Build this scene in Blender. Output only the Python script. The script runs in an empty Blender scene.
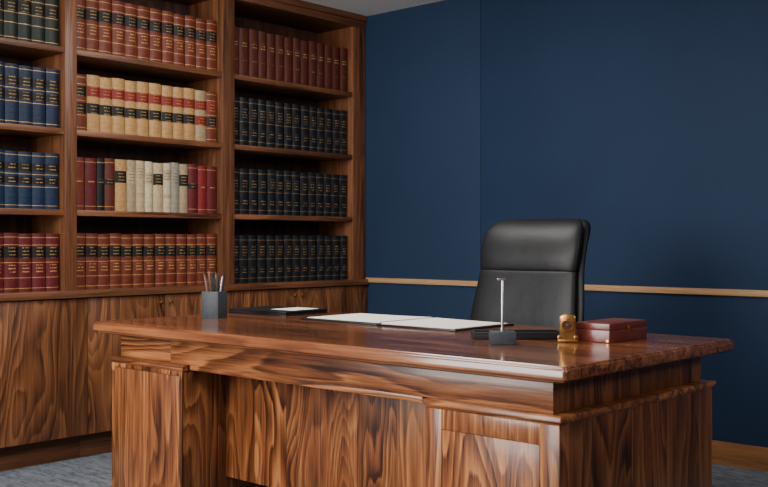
import bpy, bmesh, math, random
from mathutils import Vector, Matrix
random.seed(7)
scene = bpy.context.scene
COL = scene.collection
WP = {}

# ------------------------------------------------------------ materials
def new_mat(name):
    m = bpy.data.materials.new(name); m.use_nodes = True
    nt = m.node_tree
    return m, nt, nt.nodes['Principled BSDF']
def rgba(c): return (c[0], c[1], c[2], 1)

def plain(name, col, rough=.5, metal=0, noise=0.0, nscale=40, bump=0.0, coat=0, spec=.5, bdist=.002):
    m, nt, b = new_mat(name)
    b.inputs['Roughness'].default_value = rough
    b.inputs['Metallic'].default_value = metal
    b.inputs['Coat Weight'].default_value = coat
    b.inputs['Specular IOR Level'].default_value = spec
    tc = nt.nodes.new('ShaderNodeTexCoord')
    n = nt.nodes.new('ShaderNodeTexNoise'); n.inputs['Scale'].default_value = nscale
    n.inputs['Detail'].default_value = 4
    nt.links.new(tc.outputs['Object'], n.inputs['Vector'])
    r = nt.nodes.new('ShaderNodeValToRGB')
    r.color_ramp.elements[0].position = .3; r.color_ramp.elements[1].position = .7
    r.color_ramp.elements[0].color = rgba([c*(1-noise) for c in col])
    r.color_ramp.elements[1].color = rgba([min(1, c*(1+noise)) for c in col])
    nt.links.new(n.outputs['Fac'], r.inputs['Fac'])
    nt.links.new(r.outputs['Color'], b.inputs['Base Color'])
    if bump:
        bp = nt.nodes.new('ShaderNodeBump'); bp.inputs['Strength'].default_value = bump
        bp.inputs['Distance'].default_value = bdist
        nt.links.new(n.outputs['Fac'], bp.inputs['Height'])
        nt.links.new(bp.outputs['Normal'], b.inputs['Normal'])
    return m

def wood(name, axis, dark, mid, light, rings=16, across=5.0, along=.8, rough=.35, coat=0.0,
         plank=None, fibre=.95, bump=.06, figure=.36, streak=.5, spec=.4, tone=.2):
    """figured wood; axis = grain direction 0/1/2; plank=(axis,width)"""
    m, nt, b = new_mat(name)
    L = nt.links.new
    N = nt.nodes.new
    def math_(op, a, bb=None, c=None):
        nd = N('ShaderNodeMath'); nd.operation = op
        for i, v in enumerate((a, bb, c)):
            if v is None: continue
            if isinstance(v, (int, float)): nd.inputs[i].default_value = v
            else: L(v, nd.inputs[i])
        return nd.outputs[0]
    tc = N('ShaderNodeTexCoord'); oi = N('ShaderNodeObjectInfo')
    mp = N('ShaderNodeMapping')
    s = [across]*3; s[axis] = along
    mp.inputs['Scale'].default_value = s
    L(tc.outputs['Object'], mp.inputs['Vector'])
    w = math_('MULTIPLY', oi.outputs['Random'], 60.0)
    seam = None; ptone = None
    if plank:
        sx = N('ShaderNodeSeparateXYZ'); L(tc.outputs['Object'], sx.inputs[0])
        q = math_('DIVIDE', sx.outputs[plank[0]], plank[1])
        q = math_('ADD', q, 100.37)
        fl = math_('FLOOR', q)
        w = math_('MULTIPLY_ADD', fl, 7.13, w)
        fr = math_('FRACT', q)
        seam = math_('LESS_THAN', fr, .010)
        wn = N('ShaderNodeTexWhiteNoise'); wn.noise_dimensions = '1D'; L(fl, wn.inputs['W'])
        ptone = wn.outputs['Value']
    n1 = N('ShaderNodeTexNoise'); n1.noise_dimensions = '4D'
    n1.inputs['Scale'].default_value = 1.0; n1.inputs['Detail'].default_value = 3.0
    n1.inputs['Roughness'].default_value = .32; n1.inputs['Distortion'].default_value = .45
    L(mp.outputs[0], n1.inputs['Vector']); L(w, n1.inputs['W'])
    # fibres
    mp2 = N('ShaderNodeMapping'); s2 = [200]*3; s2[axis] = 6
    mp2.inputs['Scale'].default_value = s2
    L(tc.outputs['Object'], mp2.inputs['Vector'])
    n2 = N('ShaderNodeTexNoise'); n2.inputs['Scale'].default_value = 1; n2.inputs['Detail'].default_value = 3
    n2.inputs['Roughness'].default_value = .65
    L(mp2.outputs[0], n2.inputs['Vector'])
    # growth rings: coarse figure plus fine lines following the same contours
    def saw(k, a):
        v = math_('MULTIPLY', n1.outputs['Fac'], k)
        v = math_('MULTIPLY_ADD', n2.outputs['Fac'], .22, v)
        f = math_('FRACT', v)
        up = math_('DIVIDE', f, a); dn = math_('DIVIDE', math_('SUBTRACT', 1.0, f), 1-a)
        return math_('SUBTRACT', 1.0, math_('MINIMUM', up, dn))
    v1 = saw(rings*.33, .82); v2 = saw(rings*1.6, .85)
    # figure strength wanders over the board
    mp4 = N('ShaderNodeMapping'); s4 = [6]*3; s4[axis] = 2
    mp4.inputs['Scale'].default_value = s4; mp4.inputs['Location'].default_value = (3.3,1.7,5.1)
    L(tc.outputs['Object'], mp4.inputs['Vector'])
    n4 = N('ShaderNodeTexNoise'); n4.noise_dimensions = '4D'; n4.inputs['Scale'].default_value = 1; n4.inputs['Detail'].default_value = 2
    L(mp4.outputs[0], n4.inputs['Vector']); L(w, n4.inputs['W'])
    amp = math_('MULTIPLY', n4.outputs['Fac'], n4.outputs['Fac'])
    amp = math_('MULTIPLY', amp, 4.0)
    v = math_('MULTIPLY_ADD', v1, .42, math_('MULTIPLY', v2, .58))
    v = math_('MULTIPLY', math_('SUBTRACT', v, .5), amp)
    # broad streaks
    mp3 = N('ShaderNodeMapping'); s3 = [48]*3; s3[axis] = 1.1
    mp3.inputs['Scale'].default_value = s3
    L(tc.outputs['Object'], mp3.inputs['Vector'])
    n3 = N('ShaderNodeTexNoise'); n3.noise_dimensions = '4D'; n3.inputs['Scale'].default_value = 1; n3.inputs['Detail'].default_value = 6
    n3.inputs['Roughness'].default_value = .6; n3.inputs['Distortion'].default_value = .4
    L(mp3.outputs[0], n3.inputs['Vector']); L(w, n3.inputs['W'])
    t = math_('MULTIPLY_ADD', v, figure*2, .5)
    t = math_('MULTIPLY_ADD', math_('SUBTRACT', n3.outputs['Fac'], .5), streak*2.2, t)
    t = math_('MULTIPLY_ADD', math_('SUBTRACT', n2.outputs['Fac'], .5), fibre, t)
    if ptone is not None:
        t = math_('MULTIPLY_ADD', math_('SUBTRACT', ptone, .5), tone, t)
    r = N('ShaderNodeValToRGB')
    e = r.color_ramp.elements
    e[0].position = .08; e[0].color = rgba(dark)
    e[1].position = .95; e[1].color = rgba(light)
    k = e.new(.48); k.color = rgba(mid)
    L(t, r.inputs['Fac'])
    out = r.outputs['Color']
    if seam is not None:
        mx = N('ShaderNodeMix'); mx.data_type = 'RGBA'
        L(seam, mx.inputs['Factor']); L(out, mx.inputs[6]); mx.inputs[7].default_value = rgba([c*.5 for c in dark])
        out = mx.outputs[2]
    L(out, b.inputs['Base Color'])
    b.inputs['Roughness'].default_value = rough
    b.inputs['Specular IOR Level'].default_value = spec
    b.inputs['Coat Weight'].default_value = coat
    b.inputs['Coat Roughness'].default_value = .10
    bp = N('ShaderNodeBump'); bp.inputs['Strength'].default_value = bump; bp.inputs['Distance'].default_value = .001
    L(n2.outputs['Fac'], bp.inputs['Height']); L(bp.outputs['Normal'], b.inputs['Normal'])
    return m

WD = ((.032,.0085,.0035), (.190,.060,.0185), (.46,.185,.062))      # desk walnut
M_desk_z = wood('desk_walnut_vertical', 2, *WD, rings=15, across=5.4, along=.95, rough=.33, coat=.12)
M_desk_zp = wood('desk_walnut_boards', 2, *WD, rings=15, across=5.4, along=1.0, rough=.33, coat=.12, plank=(0,.17), tone=.3)
M_desk_yp = wood('desk_walnut_side_boards', 2, (.026,.0075,.003), (.135,.043,.015), (.31,.118,.042), rings=12, across=5, along=.8, rough=.36, coat=.1, plank=(1,.21))
M_desk_x = wood('desk_walnut_horizontal', 0, *WD, rings=11, across=7.5, along=.8, rough=.33, coat=.12, streak=.45)
M_desk_top = wood('desk_top_walnut', 0, (.060,.018,.008), (.19,.062,.023), (.36,.138,.051), rings=9, across=4, along=.45, rough=.19, coat=.5, plank=(1,.31), figure=.26, streak=.6, fibre=.8, bump=.03)
BW = ((.030,.011,.005), (.120,.044,.018), (.24,.093,.039))
M_case_z = wood('bookcase_walnut_vertical', 2, *BW, rings=5, across=9, along=.7, rough=.42, figure=.22, streak=.4)
M_case_y = wood('bookcase_walnut_horizontal', 1, *BW, rings=5, across=9, along=.7, rough=.42, figure=.22, streak=.4)
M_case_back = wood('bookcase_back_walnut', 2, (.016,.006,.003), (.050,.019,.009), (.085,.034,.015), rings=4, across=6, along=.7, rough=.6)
M_door = wood('cabinet_door_walnut', 2, (.032,.010,.004), (.122,.043,.016), (.26,.102,.038), rings=15, across=4.6, along=.75, rough=.4, figure=.33, streak=.42)
M_rail = wood('rail_wood', 0, (.22,.115,.05), (.40,.235,.115), (.58,.37,.20), rings=3, across=10, along=.6, rough=.32, figure=.15)
M_base = wood('baseboard_wood', 0, (.12,.045,.016), (.26,.115,.042), (.40,.19,.08), rings=3, across=10, along=.6, rough=.4, figure=.15)
M_brass = plain('brass', (.50,.25,.08), .32, 1, .25, 60)
M_bronze = plain('dark_bronze', (.10,.06,.035), .35, 1, .1)
M_steel = plain('brushed_steel', (.50,.50,.51), .3, 1, .08)
M_black = plain('black_satin', (.008,.008,.010), .42, 0, .2, spec=.4)
M_leather = plain('black_leather', (.006,.0063,.0075), .46, 0, .15, 11, .22, bdist=.010, spec=.36)
M_slate = plain('slate_grey', (.028,.034,.042), .55, 0, .25, 90, .2)
M_paper = plain('paper', (.78,.73,.66), .8, 0, .02)
M_pages = plain('book_pages', (.40,.32,.22), .85, 0, .15, 200)
M_oxblood = plain('oxblood_leather', (.135,.027,.019), .33, 0, .3, 60, .2, coat=.2)
M_dial = plain('clock_dial', (.06,.028,.015), .35)

# wall / carpet
def wall_mat():
    m, nt, b = new_mat('blue_wall_fabric')
    tc = nt.nodes.new('ShaderNodeTexCoord')
    mp = nt.nodes.new('ShaderNodeMapping'); mp.inputs['Scale'].default_value = (90, 90, 260)
    nt.links.new(tc.outputs['Object'], mp.inputs['Vector'])
    n = nt.nodes.new('ShaderNodeTexNoise'); n.inputs['Scale'].default_value = 1; n.inputs['Detail'].default_value = 3
    nt.links.new(mp.outputs[0], n.inputs['Vector'])
    n2 = nt.nodes.new('ShaderNodeTexNoise'); n2.inputs['Scale'].default_value = 1.2; n2.inputs['Detail'].default_value = 3
    nt.links.new(tc.outputs['Object'], n2.inputs['Vector'])
    a = nt.nodes.new('ShaderNodeMath'); a.operation = 'MULTIPLY_ADD'; a.inputs[1].default_value = .45
    nt.links.new(n.outputs['Fac'], a.inputs[0]); 
    s = nt.nodes.new('ShaderNodeMath'); s.operation = 'MULTIPLY'; s.inputs[1].default_value = .55
    nt.links.new(n2.outputs['Fac'], s.inputs[0]); nt.links.new(s.outputs[0], a.inputs[2])
    r = nt.nodes.new('ShaderNodeValToRGB')
    r.color_ramp.elements[0].position = .35; r.color_ramp.elements[1].position = .65
    r.color_ramp.elements[0].color = (.0100,.0235,.054,1)
    r.color_ramp.elements[1].color = (.0140,.0310,.069,1)
    nt.links.new(a.outputs[0], r.inputs['Fac']); nt.links.new(r.outputs['Color'], b.inputs['Base Color'])
    b.inputs['Roughness'].default_value = .7
    b.inputs['Specular IOR Level'].default_value = .2
    bp = nt.nodes.new('ShaderNodeBump'); bp.inputs['Strength'].default_value = .15; bp.inputs['Distance'].default_value = .001
    nt.links.new(n.outputs['Fac'], bp.inputs['Height']); nt.links.new(bp.outputs['Normal'], b.inputs['Normal'])
    return m
M_wall = wall_mat()
def carpet_mat():
    m, nt, b = new_mat('grey_carpet')
    tc = nt.nodes.new('ShaderNodeTexCoord')
    mp = nt.nodes.new('ShaderNodeMapping'); mp.inputs['Scale'].default_value = (9, 38, 1)
    mp.inputs['Rotation'].default_value = (0,0,.2)
    nt.links.new(tc.outputs['Object'], mp.inputs['Vector'])
    n = nt.nodes.new('ShaderNodeTexNoise'); n.inputs['Scale'].default_value = 1; n.inputs['Detail'].default_value = 6
    n.inputs['Distortion'].default_value = 1.2; n.inputs['Roughness'].default_value = .7
    nt.links.new(mp.outputs[0], n.inputs['Vector'])
    r = nt.nodes.new('ShaderNodeValToRGB')
    r.color_ramp.elements[0].position = .38; r.color_ramp.elements[1].position = .62
    r.color_ramp.elements[0].color = (.05,.06,.08,1); r.color_ramp.elements[1].color = (.17,.185,.21,1)
    nt.links.new(n.outputs['Fac'], r.inputs['Fac']); nt.links.new(r.outputs['Color'], b.inputs['Base Color'])
    b.inputs['Roughness'].default_value = .95
    bp = nt.nodes.new('ShaderNodeBump'); bp.inputs['Strength'].default_value = .5; bp.inputs['Distance'].default_value = .004
    nt.links.new(n.outputs['Fac'], bp.inputs['Height']); nt.links.new(bp.outputs['Normal'], b.inputs['Normal'])
    return m
M_carpet = carpet_mat()
M_ceil = plain('ceiling_paint', (.80,.79,.78), .9, 0, .02)

# ------------------------------------------------------------ helpers
def finish(me, mats, angle=35, smooth=True):
    for mt in (mats if isinstance(mats, (list, tuple)) else [mats]): me.materials.append(mt)
    if smooth:
        for p in me.polygons: p.use_smooth = True
        me.set_sharp_from_angle(angle=math.radians(angle))
def add(name, me, wloc, parent=None, rot=(0,0,0)):
    o = bpy.data.objects.new(name, me); COL.objects.link(o)
    WP[o.name] = Vector(wloc)
    if parent:
        o.parent = parent; o.location = Vector(wloc) - WP[parent.name]
    else: o.location = wloc
    o.rotation_euler = rot
    return o
def root(name, wloc, label, cat, rotz=0, group=None):
    o = add(name, None, wloc, rot=(0,0,rotz)); o.empty_display_size = .1
    tag(o, label, cat, group); return o
def tag(o, label, cat, group=None):
    o['label'] = label; o['category'] = cat
    if group: o['group'] = group
def bm_box(bm, lo, hi, bev=0, seg=2, mi=0):
    c = [(a+b)/2 for a, b in zip(lo, hi)]; s = [b-a for a, b in zip(lo, hi)]
    t = bmesh.new()
    bmesh.ops.create_cube(t, size=1, matrix=Matrix.Translation(c) @ Matrix.Diagonal((*s, 1)))
    if bev: bmesh.ops.bevel(t, geom=t.edges[:], offset=bev, segments=seg, affect='EDGES', profile=.5)
    for f in t.faces: f.material_index = mi
    tm = bpy.data.meshes.new('tmp'); t.to_mesh(tm); t.free(); bm.from_mesh(tm); bpy.data.meshes.remove(tm)
def box(name, lo, hi, mat, bev=.002, parent=None, seg=2):
    """world-coordinate box; origin at base centre"""
    o = Vector(((lo[0]+hi[0])/2, (lo[1]+hi[1])/2, lo[2]))
    bm = bmesh.new(); bm_box(bm, [a-b for a, b in zip(lo, o)], [a-b for a, b in zip(hi, o)], bev, seg)
    me = bpy.data.meshes.new(name); bm.to_mesh(me); bm.free(); finish(me, mat)
    return add(name, me, o, parent)
def boxes(name, lst, mat, bev=.002, parent=None, origin=None):
    lo0 = [min(l[0][i] for l in lst) for i in range(3)]; hi0 = [max(l[1][i] for l in lst) for i in range(3)]
    o = Vector(((lo0[0]+hi0[0])/2, (lo0[1]+hi0[1])/2, lo0[2]))
    bm = bmesh.new()
    for l in lst:
        bm_box(bm, [a-b for a, b in zip(l[0], o)], [a-b for a, b in zip(l[1], o)], bev, 2, l[2] if len(l) > 2 else 0)
    me = bpy.data.meshes.new(name); bm.to_mesh(me); bm.free(); finish(me, mat)
    return add(name, me, o, parent)
def loft_mesh(name, rings, mat, cap=True, angle=40, closed=True):
    bm = bmesh.new(); R = []
    for r in rings: R.append([bm.verts.new(p) for p in r])
    n = len(R[0])
    for i in range(len(R)-1):
        for j in range(n):
            k = (j+1) % n
            bm.faces.new((R[i][j], R[i][k], R[i+1][k], R[i+1][j]))
    if cap:
        bm.faces.new(list(reversed(R[0]))); bm.faces.new(R[-1])
    bmesh.ops.recalc_face_normals(bm, faces=bm.faces[:])
    me = bpy.data.meshes.new(name); bm.to_mesh(me); bm.free(); finish(me, mat, angle)
    return me
def lathe(name, prof, mat, n=24, angle=40):
    rings = [[(r*math.cos(2*math.pi*j/n), r*math.sin(2*math.pi*j/n), z) for j in range(n)] for r, z in prof]
    return loft_mesh(name, rings, mat, True, angle)

# ------------------------------------------------------------ room
CEIL = 2.50; YW = 4.655; XW = -4.73
def struct(o): o['kind'] = 'structure'; return o
struct(box('floor', (-4.9,-2.2,-.1), (2.6,4.85,0), M_carpet, 0))
struct(box('ceiling', (-4.9,-2.2,CEIL), (2.6,4.85,CEIL+.1), M_ceil, 0))
struct(boxes('wall_back', [((-4.9,YW,0),(-3.4915,YW+.05,CEIL)), ((-3.4885,YW,0),(2.6,YW+.05,CEIL)), ((-4.9,YW+.045,0),(2.6,YW+.12,CEIL))], M_wall, .001))
struct(box('wall_left', (XW-.1,-2.2,0), (XW,YW,CEIL), M_wall, 0))
struct(box('baseboard_back', (-4.36,YW-.016,0), (2.6,YW,.11), M_base, .003))
struct(box('trim_1', (-4.385,YW-.016,.809), (2.6,YW,.840), M_rail, .003))

# ------------------------------------------------------------ bookcase
XF = -4.40
bc = root('bookcase', (-4.56,3.1,.83), 'tall dark walnut bookcase with open shelves reaching the ceiling', 'bookcase')
ups = [(1.50,1.56), (2.547,2.611), (3.505,3.590), (4.540,4.650)]
for a, b in ups:
    box('upright', (XW+.012,a,.83), (XF,b,2.42), M_case_z, .002, bc)
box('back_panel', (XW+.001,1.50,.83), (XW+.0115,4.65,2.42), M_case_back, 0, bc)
boxes('cornice', [((XW+.001,1.50,2.42),(XF+.006,4.652,2.462)), ((XW+.001,1.50,2.462),(XF+.016,4.652,2.499))], M_case_y, .002, bc)
bays = [(1.56,2.547), (2.611,3.505), (3.590,4.540)]
SH = [2.004,1.612,1.221]
for z in SH:
    for a, b in bays:
        box('shelf', (XW+.012,a,z-.028), (XF-.004,b,z), M_case_y, .002, bc)

# counter and base cabinets
ct = box('cabinet_countertop', (XW+.001,1.50,.795), (-4.362,4.653,.83), M_case_y, .004)
tag(ct, 'long dark walnut ledge top running over the base cabinets', 'countertop')
mods = [(1.50,2.13,2.66,'wide walnut base cabinet with flat figured doors under the shelves'),
        (2.66,3.11,3.57,'walnut base cabinet with paired bronze knobs under the shelves'),
        (3.57,4.05,4.65,'walnut base cabinet beside the blue wall behind the desk')]
km = lathe('knob', [(.004,0),(.004,.010),(.008,.013),(.0095,.017),(.008,.021),(.003,.023)], M_brass, 16)
for a, c, b, lab in mods:
    cb = root('base_cabinet', (-4.56,(a+b)/2,0), lab, 'cabinet')
    boxes('body', [((XW+.001,a+.001,.12),(-4.405,b-.001,.794)), ((XW+.001,a+.001,.0),(-4.46,b-.001,.12))], M_case_y, .001, cb)
    for (d0, d1, k) in ((a+.0015,c-.001,c-.03), (c+.001,b-.0015,c+.03)):
        dr = box('door', (-4.4045,d0,.125), (-4.382,d1,.790), M_door, .0015, cb)
        ko = add('knob', km, (-4.382,k,.752), dr, (0,math.pi/2,0)); ko['label'] = 'small round bronze knob'

# ------------------------------------------------------------ books
def label_mat(name, base, ink=(.50,.32,.11), thr=.46, str_=.8):
    """spine label with small horizontal rows of gilt lettering"""
    m, nt, b = new_mat(name)
    N = nt.nodes.new; L = nt.links.new
    tc = N('ShaderNodeTexCoord'); oi = N('ShaderNodeObjectInfo')
    mp = N('ShaderNodeMapping'); mp.inputs['Scale'].default_value = (1,330,75)
    L(tc.outputs['Object'], mp.inputs['Vector'])
    n = N('ShaderNodeTexNoise'); n.noise_dimensions = '4D'; n.inputs['Scale'].default_value = 1; n.inputs['Detail'].default_value = 1
    mu = N('ShaderNodeMath'); mu.operation = 'MULTIPLY'; mu.inputs[1].default_value = 90
    L(oi.outputs['Random'], mu.inputs[0]); L(mu.outputs[0], n.inputs['W'])
    L(mp.outputs[0], n.inputs['Vector'])
    sx = N('ShaderNodeSeparateXYZ'); L(tc.outputs['Object'], sx.inputs[0])
    def M(op, a, c=None):
        nd = N('ShaderNodeMath'); nd.operation = op
        for i, v in enumerate((a, c)):
            if v is None: continue
            if isinstance(v, (int, float)): nd.inputs[i].default_value = v
            else: L(v, nd.inputs[i])
        return nd.outputs[0]
    row_ = M('GREATER_THAN', M('FRACT', M('MULTIPLY', sx.outputs[2], 62)), .68)
    mid = M('LESS_THAN', M('ABSOLUTE', sx.outputs[1]), .018)
    g = M('GREATER_THAN', n.outputs['Fac'], thr)
    f = M('MULTIPLY', M('MULTIPLY', row_, mid), M('MULTIPLY', g, str_))
    mx = N('ShaderNodeMix'); mx.data_type = 'RGBA'
    L(f, mx.inputs['Factor']); mx.inputs[6].default_value = rgba(base); mx.inputs[7].default_value = rgba(ink)
    L(mx.outputs[2], b.inputs['Base Color'])
    b.inputs['Roughness'].default_value = .5
    b.inputs['Specular IOR Level'].default_value = .25
    return m
def cover(name, col): return plain('book_cover_'+name, col, .5, 0, .22, 55, .15, spec=.28)
M_gold = plain('gold_foil', (.44,.25,.08), .45, .2, .1)
M_dull = plain('dull_gold_foil', (.24,.125,.05), .5, .2, .1)
COV = {'redbrown': (.125,.024,.012), 'brown': (.078,.017,.010), 'maroon': (.090,.011,.012), 'red': (.155,.014,.013),
     'navy': (.006,.014,.037), 'blue': (.007,.019,.046), 'green': (.008,.013,.010),
     'black': (.007,.008,.011), 'tan': (.37,.205,.078), 'cream': (.40,.30,.18), 'pale': (.46,.38,.26), 'grey': (.22,.20,.16),
     'sand': (.30,.22,.13), 'brick': (.118,.025,.013)}
C = {k: cover(k, v) for k, v in COV.items()}
LB = {'black': label_mat('label_black', (.006,.005,.005), str_=.5), 'red': label_mat('label_red', (.17,.014,.010), str_=.5),
      'oncream': label_mat('label_on_cream', (.38,.28,.17), (.05,.03,.02)),
      'ongrey': label_mat('label_on_grey', (.22,.20,.16), (.05,.03,.02)),
      'dim': label_mat('label_dim', (.006,.007,.010), (.34,.19,.07), .47, .8)}
for k, v in COV.items():
    LB['on_'+k] = label_mat('lettering_on_'+k, v)
def book_mesh(w, h, d, cov, label, label2, bands, gold=None):
    """bands: (f0,f1,mat 0 cover/1 label/2 gold/4 second label, protrusion) in order"""
    bm = bmesh.new(); n = 6; bulge = min(.010, w*.16)
    segs = []; cur = 0
    for f0, f1, mi, p in bands:
        if f0 > cur: segs.append((cur, f0, 0, 0))
        segs.append((f0, f1, mi, p)); cur = f1
    if cur < 1: segs.append((cur, 1, 0, 0))
    prev = None
    def ring(z, p):
        vs = []
        for i in range(n+1):
            s = 2*i/n-1
            vs.append(bm.verts.new(((bulge+p)*(1-abs(s)**2.4)-bulge, s*w/2, z)))
        return vs
    first = None
    for f0, f1, mi, p in segs:
        a, b = ring(f0*h, p), ring(f1*h, p)
        if first is None: first = a
        for lo, hi, m_ in ((prev, a, 0), (a, b, mi)):
            if lo is None: continue
            for i in range(n):
                f = bm.faces.new((lo[i], lo[i+1], hi[i+1], hi[i])); f.material_index = m_
        prev = b
    bm.faces.new(prev); bm.faces.new(list(reversed(first)))
    bm_box(bm, (-d,-w/2,0), (-bulge,-w/2+.003,h), 0, 1, 0)
    bm_box(bm, (-d,w/2-.003,0), (-bulge,w/2,h), 0, 1, 0)
    bm_box(bm, (-d+.006,-w/2+.003,.004), (-bulge+.0001,w/2-.003,h-.004), 0, 1, 3)
    me = bpy.data.meshes.new('book'); bm.to_mesh(me); bm.free()
    finish(me, [C[cov], LB[label], gold or M_gold, M_pages, LB[label2]], 50)
    return me
def gl(f): return (f-.0045, f+.0055, 2, .0004)
D_law = [gl(.06), gl(.30), gl(.47), (.50,.66,1,.0008), gl(.70), gl(.93)]
D_lawt = [gl(.06), gl(.24), (.30,.46,4,.0006), gl(.50), (.58,.77,1,.0008), gl(.80), gl(.93)]
D_two = [gl(.06), gl(.28), (.32,.50,4,.0008), gl(.54), (.62,.80,1,.0008), gl(.83), gl(.95)]
D_rib = [gl(.06), (.20,.22,0,.002), gl(.39), (.44,.56,1,.0006), gl(.61), (.66,.80,1,.0006), (.84,.86,0,.002), gl(.94)]
D_plain = [gl(.08), (.50,.60,1,.0004), gl(.92)]
D_bare = [(.30,.34,1,.0002), (.62,.74,1,.0002)]
D_dark = [gl(.10), (.22,.34,4,.0003), gl(.50), (.58,.78,1,.0004), gl(.90)]
D_cream = [gl(.12), (.55,.78,1,.0005)]
D_cream2 = [(.30,.36,1,.0003), (.66,.86,1,.0005)]
RX = -4.436
def row(bay, z, specs, n, hgt, group, label, jit=.003, wj=.05, gold=None, widths=None):
    """specs: list of (cover, label, label2, design[, own label]); n books fill the bay"""
    a, b = bays[bay]; a += .006; b -= .006
    wid = widths or [1+random.uniform(-wj, wj) for _ in range(n)]; tot = sum(wid)
    y = a; cache = {}
    for i in range(n):
        w = wid[i]/tot*(b-a); sp = specs[i % len(specs)]
        lab = sp[4] if len(sp) > 4 else label
        hh = hgt + random.uniform(-jit, jit)
        ww = round(w, 3)-.0025
        key = (sp[0], sp[1], sp[2], id(sp[3]), ww, round(hh, 2))
        if key not in cache: cache[key] = book_mesh(ww, round(hh, 3), .215, sp[0], sp[1], sp[2], sp[3], gold)
        o = add('book', cache[key], (RX+random.uniform(-.004,.002), y+w/2, z+.0005))
        tag(o, lab, 'book', group)
        y += w
row(0, 2.004, [('green','black','on_green',D_law)], 14, .285, 'dark green law books on the upper shelf', 'dark green hardcover law book with gold bands on the spine')
row(0, 1.612, [('navy','black','on_navy',D_rib)], 14, .285, 'navy law books on the shelf', 'navy blue hardcover law book with gilt lettering and ribs')
row(0, 1.221, [('blue','black','on_blue',D_rib)], 14, .270, 'blue law books on the shelf', 'blue hardcover law book with gold bands on the spine')
row(0, .83, [('maroon','black','on_maroon',D_lawt)], 14, .275, 'maroon law books on the ledge', 'maroon hardcover law book with gold bands standing on the ledge')
row(1, 2.004, [('redbrown','black','on_redbrown',D_lawt)], 12, .280, 'red-brown law books on the upper shelf', 'red-brown leather law book with black and gold spine label')
row(1, 1.612, [('brick','black','black',D_two,'red-brown leather law book standing at the end of tan volumes')]+[('tan','red','black',D_two)]*9+[('sand','red','red',D_two,'sand coloured law book with a red spine label'),('brick','red','black',D_two,'red-brown leather law book standing at the end of tan volumes')], 12, .280, 'tan law books on the shelf', 'tan leather law book with dark spine labels and gold lines')
mixed = [('redbrown','on_redbrown','black',D_plain,'red-brown hardcover book with gold lines on the spine'), ('maroon','on_maroon','black',D_plain,'maroon hardcover book with gold lines on the spine'),
         ('black','dim','dim',D_plain,'black hardcover book beside cream volumes'), ('brown','black','black',D_plain,'brown hardcover book with a black spine label'), 
         ('tan','black','oncream',D_cream,'tan hardcover book with a black spine label'), ('sand','oncream','oncream',D_cream,'sand coloured hardcover book with dark lettering'),
         ('cream','oncream','oncream',D_cream2), ('pale','oncream','oncream',D_cream,'pale cream hardcover book with dark lettering on the spine'), ('cream','black','oncream',D_cream,'cream hardcover book with a black spine label'),
         ('pale','oncream','oncream',D_cream2,'pale cream hardcover book with dark lettering on the spine'), ('grey','ongrey','ongrey',D_cream,'grey cloth hardcover book with dark lettering'),
         ('sand','black','oncream',D_cream,'sand coloured hardcover book with a black spine label'), ('maroon','black','black',D_plain,'maroon hardcover book with a black spine label'),
         ('red','on_red','black',D_plain,'red hardcover book with gold lines on the spine'), ('maroon','on_maroon','black',D_plain,'maroon hardcover book with gold lines on the spine')]
row(1, 1.221, mixed, 15, .264, 'mixed books on the middle shelf', 'cream hardcover book with small dark spine lettering', jit=.006,
    widths=[1,1.05,.7,.95,1.1,.9,.85,.8,1,.8,.85,.9,1.05,1,1.05])
row(1, .83, [('brick','black','on_brick',D_lawt)], 13, .275, 'brick red law books on the ledge', 'brick red law book with black spine labels on the ledge')
row(2, 2.004, [('brown','on_brown','on_brown',D_bare)], 14, .275, 'plain brown books on the upper shelf', 'plain reddish brown hardcover book with faint gilt lettering', gold=M_dull)
row(2, 1.612, [('black','dim','dim',D_dark)], 14, .275, 'black law books on the shelf', 'black hardcover law book with small gilt lettering', gold=M_dull)
row(2, 1.221, [('black','dim','dim',D_dark)], 14, .262, 'black law books on the middle shelf', 'black hardcover law book with faint gilt lettering', gold=M_dull)
row(2, .83, [('black','dim','dim',D_dark)], 14, .272, 'black law books on the ledge', 'black hardcover law book with faint label on the ledge', gold=M_dull)

# ------------------------------------------------------------ desk
DX0, DX1, DY0, DY1, DZ = -3.43, -1.318, 2.10, 3.090, .76
desk = root('desk', ((DX0+DX1)/2,(DY0+DY1)/2,0), 'large executive desk in glossy figured walnut with twin pedestals', 'desk')
def rrect(x0, x1, y0, y1, z, r, k=4):
    pts = []
    for cx, cy, a0 in ((x1-r,y1-r,0), (x0+r,y1-r,90), (x0+r,y0+r,180), (x1-r,y0+r,270)):
        for i in range(k+1):
            a = math.radians(a0+90*i/k); pts.append((cx+r*math.cos(a), cy+r*math.sin(a), z))
    return pts
cx, cy = (DX0+DX1)/2, (DY0+DY1)/2
hx, hy = (DX1-DX0)/2, (DY1-DY0)/2
prof = [(.052,.7102),(.050,.7115),(.012,.7205),(.012,.7245),(.003,.7255),(0,.728),(0,.748),(.002,.7525),(.006,.7545),(.007,.758),(.011,.760)]
rings = [rrect(-hx+i, hx-i, -hy+i, hy-i, z-.7102, max(.003,.010-i*.3)) for i, z in prof]
me = loft_mesh('desktop', rings, M_desk_top, True, 28)
me.polygons[-1].use_smooth = False
dt = add('desktop', me, (cx,cy,.7102), desk); dt['label'] = 'glossy walnut desktop with moulded edge'
PX = [(-3.388,-2.925), (-1.815,-1.362)]; PY0, PY1 = 2.150, 3.052
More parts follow.
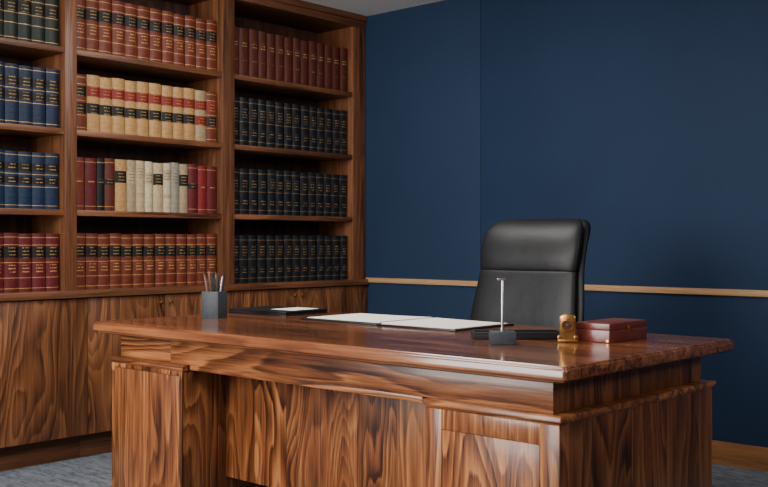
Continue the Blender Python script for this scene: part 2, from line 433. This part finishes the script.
for i, (a, b) in enumerate(PX):
    pd = root('pedestal', ((a+b)/2,(PY0+PY1)/2,0), '', ''); del pd['label'], pd['category']
    pd.parent = desk; pd.location = WP[pd.name]-WP[desk.name]
    box('plinth', (a+.03,PY0+.03,0), (b-.03,PY1-.03,.06), M_desk_x, .002, pd)
    box('carcass', (a+.010,PY0+.010,.06), (b-.010,PY1-.010,.606), M_desk_yp, .002, pd)
    pr = [(.006,.6055),(.003,.611),(0,.613),(0,.6255),(.002,.6275),(.014,.628)]
    rg = [rrect(-(b-a)/2+q, (b-a)/2-q, -(PY1-PY0)/2+q, (PY1-PY0)/2-q, z-.6055, .004, 3) for q, z in pr]
    l = add('ledge', loft_mesh('ledge', rg, M_desk_x, True, 50), ((a+b)/2,(PY0+PY1)/2,.6055), pd)
    f0 = PY0+.004; f1 = PY0+.0099
    if i == 0:
        boxes('frame', [((a+.008,f0,.065),(a+.026,f1,.604)), ((b-.026,f0,.065),(b-.008,f1,.604)), ((a+.026,f0,.588),(b-.026,f1,.604)), ((a+.026,f0,.065),(b-.026,f1,.10))], M_desk_z, .0008, pd)
        box('front_panel', (a+.0275,f0+.0012,.1015), (b-.0275,f1,.5865), M_desk_z, .001, pd)
    else:
        boxes('frame', [((a+.008,f0,.065),(a+.066,f1,.604)), ((b-.066,f0,.065),(b-.008,f1,.604)), ((a+.066,f0,.550),(b-.066,f1,.604)), ((a+.066,f0,.065),(b-.066,f1,.12))], M_desk_z, .0008, pd)
        box('front_panel', (a+.0675,f0+.0012,.1215), (b-.0675,f1,.5485), M_desk_z, .001, pd)
fy0, fy1 = 2.176, 3.018
box('frieze', (-3.350,fy0,.6282), (-2.955,fy1,.710), M_desk_x, .0015, desk)
box('frieze', (-1.78,fy0,.6282), (-1.398,fy1,.710), M_desk_yp, .0015, desk)
boxes('apron', [((-3.02,fy0-.008,.6285),(-1.397,fy0-.0005,.7095)), ((-2.905,fy0-.008,.612),(-1.83,fy0+.02,.6285)), ((-2.95,fy0,.6285),(-1.785,fy0+.02,.7095))], M_desk_x, .001, desk)
box('modesty_panel', (-2.934,2.352,.20), (-1.806,2.372,.7095), M_desk_zp, .0015, desk)

# ------------------------------------------------------------ chair
CX, CY = -2.362, 3.41
ch = root('office_chair', (CX,CY-.15,0), 'black leather high-back executive chair with padded headrest behind the desk', 'chair', rotz=math.radians(2))
def sring(hw, hd, yc, z, e=3.2, curve=.0, n=48):
    pts = []
    for j in range(n):
        t = 2*math.pi*j/n; c, s = math.cos(t), math.sin(t)
        x = hw*math.copysign(abs(c)**(2/e), c); y = hd*math.copysign(abs(s)**(2/e), s)
        pts.append((x, y+yc-curve*(x/.27)**2, z))
    return pts
def lean(z): return .02 + .22*max(0, z-.5)**1.4
def pad(name, rows, mat, curve=.03, e=3.2, parent=ch):
    """rows of (z, half width, half depth, offset)"""
    rg = [sring(hw*.975, hd, lean(z)+of, z-.4, e, curve) for z, hw, hd, of in rows]
    me = loft_mesh(name, rg, mat, True, 80)
    o = add(name, me, (CX,CY,.4), parent)
    s = o.modifiers.new('s', 'SUBSURF'); s.levels = 2; s.render_levels = 2
    return o
# leather-covered shell whose top rolls over backwards
pad('back_shell', [(.47,.18,.010,.030),(.48,.225,.020,.030),(.51,.255,.026,.030),(.58,.272,.028,.030),(.70,.276,.028,.030),(.82,.268,.028,.030),(.92,.252,.028,.032),(.98,.242,.029,.038),
    (1.06,.240,.033,.048),(1.10,.239,.040,.058),(1.125,.234,.044,.067),(1.143,.224,.040,.072),(1.156,.206,.029,.074),(1.162,.178,.014,.074)], M_leather, curve=.016, e=2.7)
pad('backrest', [(.49,.18,.012,0),(.497,.215,.028,0),(.52,.240,.038,0),(.60,.256,.044,-.002),(.70,.260,.046,-.003),(.80,.254,.046,-.003),(.88,.244,.044,-.003),(.925,.238,.042,-.003),(.943,.237,.040,-.002),(.952,.235,.036,.000)], M_leather, curve=.024, e=2.6)
pad('headrest', [(.940,.234,.036,.000),(.948,.236,.040,-.002),(.962,.239,.045,-.004),(.995,.243,.051,-.007),(1.04,.245,.053,-.007),(1.08,.243,.051,-.003),(1.11,.238,.047,.005),(1.135,.228,.039,.016),(1.153,.210,.028,.028),(1.163,.182,.010,.038)], M_leather, curve=.022, e=2.5)
rg = [sring(a, b, 0, z, 4) for z, a, b in ((0,.22,.21),(.006,.245,.235),(.03,.262,.25),(.07,.262,.25),(.092,.25,.238),(.10,.21,.20))]
so = add('seat', loft_mesh('seat', rg, M_leather, True, 80), (CX,CY-.22,.42), ch)
so.modifiers.new('s','SUBSURF').levels = 1
boxes('back_bracket', [((CX-.04,CY-.14,.385),(CX+.04,CY+.10,.405)), ((CX-.04,CY+.085,.385),(CX+.04,CY+.105,.60))], M_black, .004, ch)
add('gas_column', lathe('gas_column', [(.03,.0),(.03,.17),(.018,.172),(.018,.30)], M_steel), (CX,CY-.2,.10), ch)
box('seat_mechanism', (CX-.09,CY-.32,.395), (CX+.09,CY-.09,.42), M_black, .006, ch)
add('base_hub', lathe('base_hub', [(.045,0),(.05,.01),(.05,.04),(.035,.05)], M_steel), (CX,CY-.2,.08), ch)
lm = loft_mesh('base_leg', [[(x,-w,z0),(x,w,z0),(x,w,z1),(x,-w,z1)] for x, w, z0, z1 in ((.03,.025,.0,.035),(.16,.020,-.008,.022),(.29,.016,-.018,.004))], M_steel)
cmesh = loft_mesh('caster', [[(r*math.cos(2*math.pi*j/20), y, r*math.sin(2*math.pi*j/20)) for j in range(20)] for y, r in ((-.025,.02),(-.022,.029),(-.006,.03),(-.004,.015),(.004,.015),(.006,.03),(.022,.029),(.025,.02))], M_black)
for k in range(5):
    an = 2*math.pi*k/5+.3
    lg = add('base_leg', lm, (CX,CY-.2,.09), ch, (0,0,an))
    ca = add('caster', cmesh, (CX+.285*math.cos(an),CY-.2+.285*math.sin(an),.0305), ch, (0,0,an+.8))
    bx = add('caster_stem', lathe('caster_stem', [(.007,0),(.007,.03)], M_steel, 12), (CX+.285*math.cos(an),CY-.2+.285*math.sin(an),.05), ch)

# ------------------------------------------------------------ desk items
T = DZ + .0004
c0 = Vector((-3.215,2.52,T)); hw = .037; H = .108; th = .004
pc = root('pencil_cup', c0, 'square slate grey pencil cup on the desk', 'pencil cup', rotz=math.radians(22))
def rel(lo, hi): return tuple(c0+Vector(lo)), tuple(c0+Vector(hi))
boxes('cup_body', [rel((-hw,-hw,0),(hw,hw,th)), rel((-hw,-hw,th),(-hw+th,hw,H)), rel((hw-th,-hw,th),(hw,hw,H)),
      rel((-hw+th,-hw,th),(hw-th,-hw+th,H)), rel((-hw+th,hw-th,th),(hw-th,hw,H))], M_slate, .001, pc)
M_pb = plain('pencil_brown', (.16,.07,.04), .5)
pcol = [M_black, M_pb, M_black, M_steel, M_black, M_black, M_black, M_pb, M_black, M_steel, M_black, M_pb]
tips = [(-.026,-.010,.190),(-.006,.012,.176),(.006,-.014,.182),(.022,.006,.166),(-.016,.02,.165),(.016,.018,.176),(.027,-.014,.156),(-.012,-.022,.170),(.000,.000,.168),(-.025,.006,.172),(.012,.002,.180),(-.014,-.004,.184)]
for (tx, ty, tl), mt in zip(tips, pcol):
    pr = [(.0012,0),(.004,.012),(.0046,.014),(.0046,tl-.018),(.003,tl-.010),(.0012,tl)]
    me = lathe('pencil', pr, mt, 10)
    base = c0 + Vector((tx*.62, ty*.62, .0055))
    o = add('pencil', me, base, None, (-ty*4.5, tx*7.5, 0))
    tag(o, 'slim writing pencil standing in the slate grey cup', 'pencil', 'pencils in the cup')
fo = root('document_folder', (-3.26,2.90,T), 'closed black leather document folder lying on the desk', 'folder', rotz=math.radians(4))
boxes('cover', [((-3.42,2.76,T),(-3.08,3.02,T+.004)), ((-3.42,2.76,T+.014),(-3.08,3.02,T+.018)), ((-3.42,2.76,T+.004),(-3.414,3.02,T+.014))], M_black, .001, fo)
box('inner_pages', (-3.414,2.764,T+.004), (-3.084,3.016,T+.014), M_black, 0, fo)
o = box('paper_sheet', (-3.24,2.84,T+.0182), (-3.11,3.00,T+.0192), M_paper, 0); o.rotation_euler = (0,0,.05)
tag(o, 'loose white paper sheet lying on the black folder', 'paper')
po = root('leather_portfolio', (-2.53,2.86,T), 'open black leather portfolio holding white pages', 'portfolio')
boxes('cover', [((-2.900,2.695,T),(-2.495,3.037,T+.006)), ((-2.485,2.690,T),(-2.125,3.037,T+.006)), ((-2.496,2.695,T),(-2.484,3.037,T+.004))], M_black, .001, po)
def page_stack(x0, x1, y0, y1, lab, rise_right, rot):
    n = 12; rings = []
    for k in range(n+1):
        f = k/n; x = (x1-x0)*f; g = f if rise_right else 1-f
        zt = .002+.003*g**2
        rings.append([(x,0,0),(x,y1-y0,0),(x,y1-y0,zt),(x,0,zt)])
    me = loft_mesh('page_stack', rings, M_paper, True, 30)
    o = add('page_stack', me, (x0,y0,T+.0063), None, (0,0,rot)); tag(o, lab, 'paper'); return o
page_stack(-2.893, -2.505, 2.726, 3.030, 'stack of white pages inside the open portfolio by its fold', True, 0)
page_stack(-2.475, -2.140, 2.702, 3.020, 'block of white writing paper in the open portfolio', False, .01)
A = math.radians(42.3)
tx, ty = -1.838, 2.641
tr = root('pen_tray', (tx,ty,T), 'low black rectangular pen tray on the desk', 'pen tray', rotz=A)
TL = .14
boxes('tray_body', [((tx-TL,ty-.055,T),(tx+TL,ty+.055,T+.016)), ((tx-TL,ty-.055,T+.016),(tx+TL,ty-.047,T+.022)), ((tx-TL,ty+.047,T+.016),(tx+TL,ty+.055,T+.022)),
      ((tx-TL,ty-.047,T+.016),(tx-TL+.008,ty+.047,T+.022)), ((tx+TL-.008,ty-.047,T+.016),(tx+TL,ty+.047,T+.022))], M_black, .0005, tr)
sx, sy = -1.765, 2.462
st = root('desk_stand', (sx,sy,T), 'slim steel upright rod stand on a dark slate base block', 'desk stand', rotz=A)
box('base_block', (sx-.038,sy-.028,T), (sx+.038,sy+.028,T+.038), M_slate, .0015, st)
add('rod', lathe('rod', [(.0065,0),(.0065,.006),(.0042,.008),(.0042,.152),(.003,.154)], M_steel, 14), (sx,sy,T+.038), st)
boxes('rod_head', [((sx-.016,sy-.005,T+.189),(sx+.008,sy+.005,T+.195))], M_steel, .001, st)
# upright brass clock: square pillar case, round dial, rounded crest
kx, ky = -1.650, 2.640
ck = root('desk_clock', (kx,ky,T), 'small upright aged brass desk clock standing beside the leather box', 'clock', rotz=math.radians(34))
box('clock_base', (kx-.030,ky-.021,T), (kx+.030,ky+.021,T+.009), M_brass, .002, ck)
def arch(hw_, h0, y, top):
    pts = [(-hw_, y, 0), (hw_, y, 0)]
    for k in range(0, 13):
        a = math.pi*k/12; pts.append((hw_*math.cos(a), y, h0+top*math.sin(a)))
    return pts
am = loft_mesh('clock_case', [arch(.021,.064,-.015,.009), arch(.024,.066,-.012,.011), arch(.024,.066,.012,.011), arch(.021,.064,.015,.009)], M_brass, True, 40)
add('clock_case', am, (kx,ky,T+.009), ck)
sc = loft_mesh('scroll', [[(r*math.cos(2*math.pi*j/18), y, r*math.sin(2*math.pi*j/18)) for j in range(18)] for y, r in ((-.016,.004),(-.015,.006),(.015,.006),(.016,.004))], M_brass)
for q in (-.0245,.0245): add('scroll', sc, (kx+q,ky,T+.0152), ck)
add('bezel', lathe('bezel', [(.018,0),(.019,.003),(.017,.006),(.0135,.006),(.0135,.003)], M_brass, 28), (kx,ky-.015,T+.052), ck, (math.pi/2,0,0))
add('dial', lathe('dial', [(.0133,0),(.0133,.0035),(.004,.004),(.0035,.007),(.001,.008)], M_dial, 28), (kx,ky-.015,T+.052), ck, (math.pi/2,0,0))
bx0, bx1, by0, by1 = -1.652, -1.535, 2.690, 2.925
rb = root('leather_box', ((bx0+bx1)/2,(by0+by1)/2,T), 'oxblood leather keepsake box with lid and brass clasp', 'box')
box('box_body', (bx0,by0,T), (bx1,by1,T+.038), M_oxblood, .002, rb)
box('lid', (bx0,by0,T+.0383), (bx1,by1,T+.058), M_oxblood, .002, rb)
c_ = box('clasp', (bx1,(by0+by1)/2-.007,T+.028), (bx1+.004,(by0+by1)/2+.007,T+.046), M_brass, .001, rb); c_['label'] = 'small brass clasp'
for q in (bx0+.003, bx1-.013):
    c_ = box('corner_fitting', (q,by0-.002,T+.001), (q+.010,by0+.0,T+.010), M_brass, .0005, rb); c_['label'] = 'small brass corner'

# ------------------------------------------------------------ lights, world, camera
def area(name, loc, target, sx, sy, power, col):
    l = bpy.data.lights.new(name, 'AREA'); l.shape = 'RECTANGLE'; l.size = sx; l.size_y = sy
    l.energy = power; l.color = col
    o = bpy.data.objects.new(name, l); COL.objects.link(o); o.location = loc
    o.rotation_euler = (Vector(target)-Vector(loc)).to_track_quat('-Z','Y').to_euler()
    return o
area('key_light', (-3.3,-1.9,1.7), (-3.3,3.2,1.0), 2.2, 1.8, 230, (1,.98,.95))  # unseen soft key light, added on the near side to light the desk front
area('overhead_fill', (-3.2,2.9,2.46), (-3.6,2.9,0), 1.0, 1.6, 56, (1,.96,.90))  # unseen area light from above, between desk and bookcase
area('overhead_fill', (-1.6,.6,2.46), (-3.6,2.4,.8), 1.2, 1.2, 92, (1,.96,.90))  # unseen area light from above, added to light the bookcase
area('overhead_fill', (1.2,3.0,2.46), (-1.4,3.2,.6), 1.2, 1.2, 42, (1,.96,.90))  # unseen fill from the right, added to brighten the desk's side
w = bpy.data.worlds.new('w'); scene.world = w; w.use_nodes = True
w.node_tree.nodes['Background'].inputs[0].default_value = (.9,.92,1,1)
w.node_tree.nodes['Background'].inputs[1].default_value = .19
cam = bpy.data.cameras.new('camera'); co = bpy.data.objects.new('camera', cam); COL.objects.link(co)
co.location = (0,0,1.065)
d = Vector((-.6735,.739,0))
co.rotation_euler = d.to_track_quat('-Z','Y').to_euler()
cam.sensor_width = 36; cam.lens = 47.16; cam.shift_y = -.002
cam.clip_start = .05
scene.camera = co
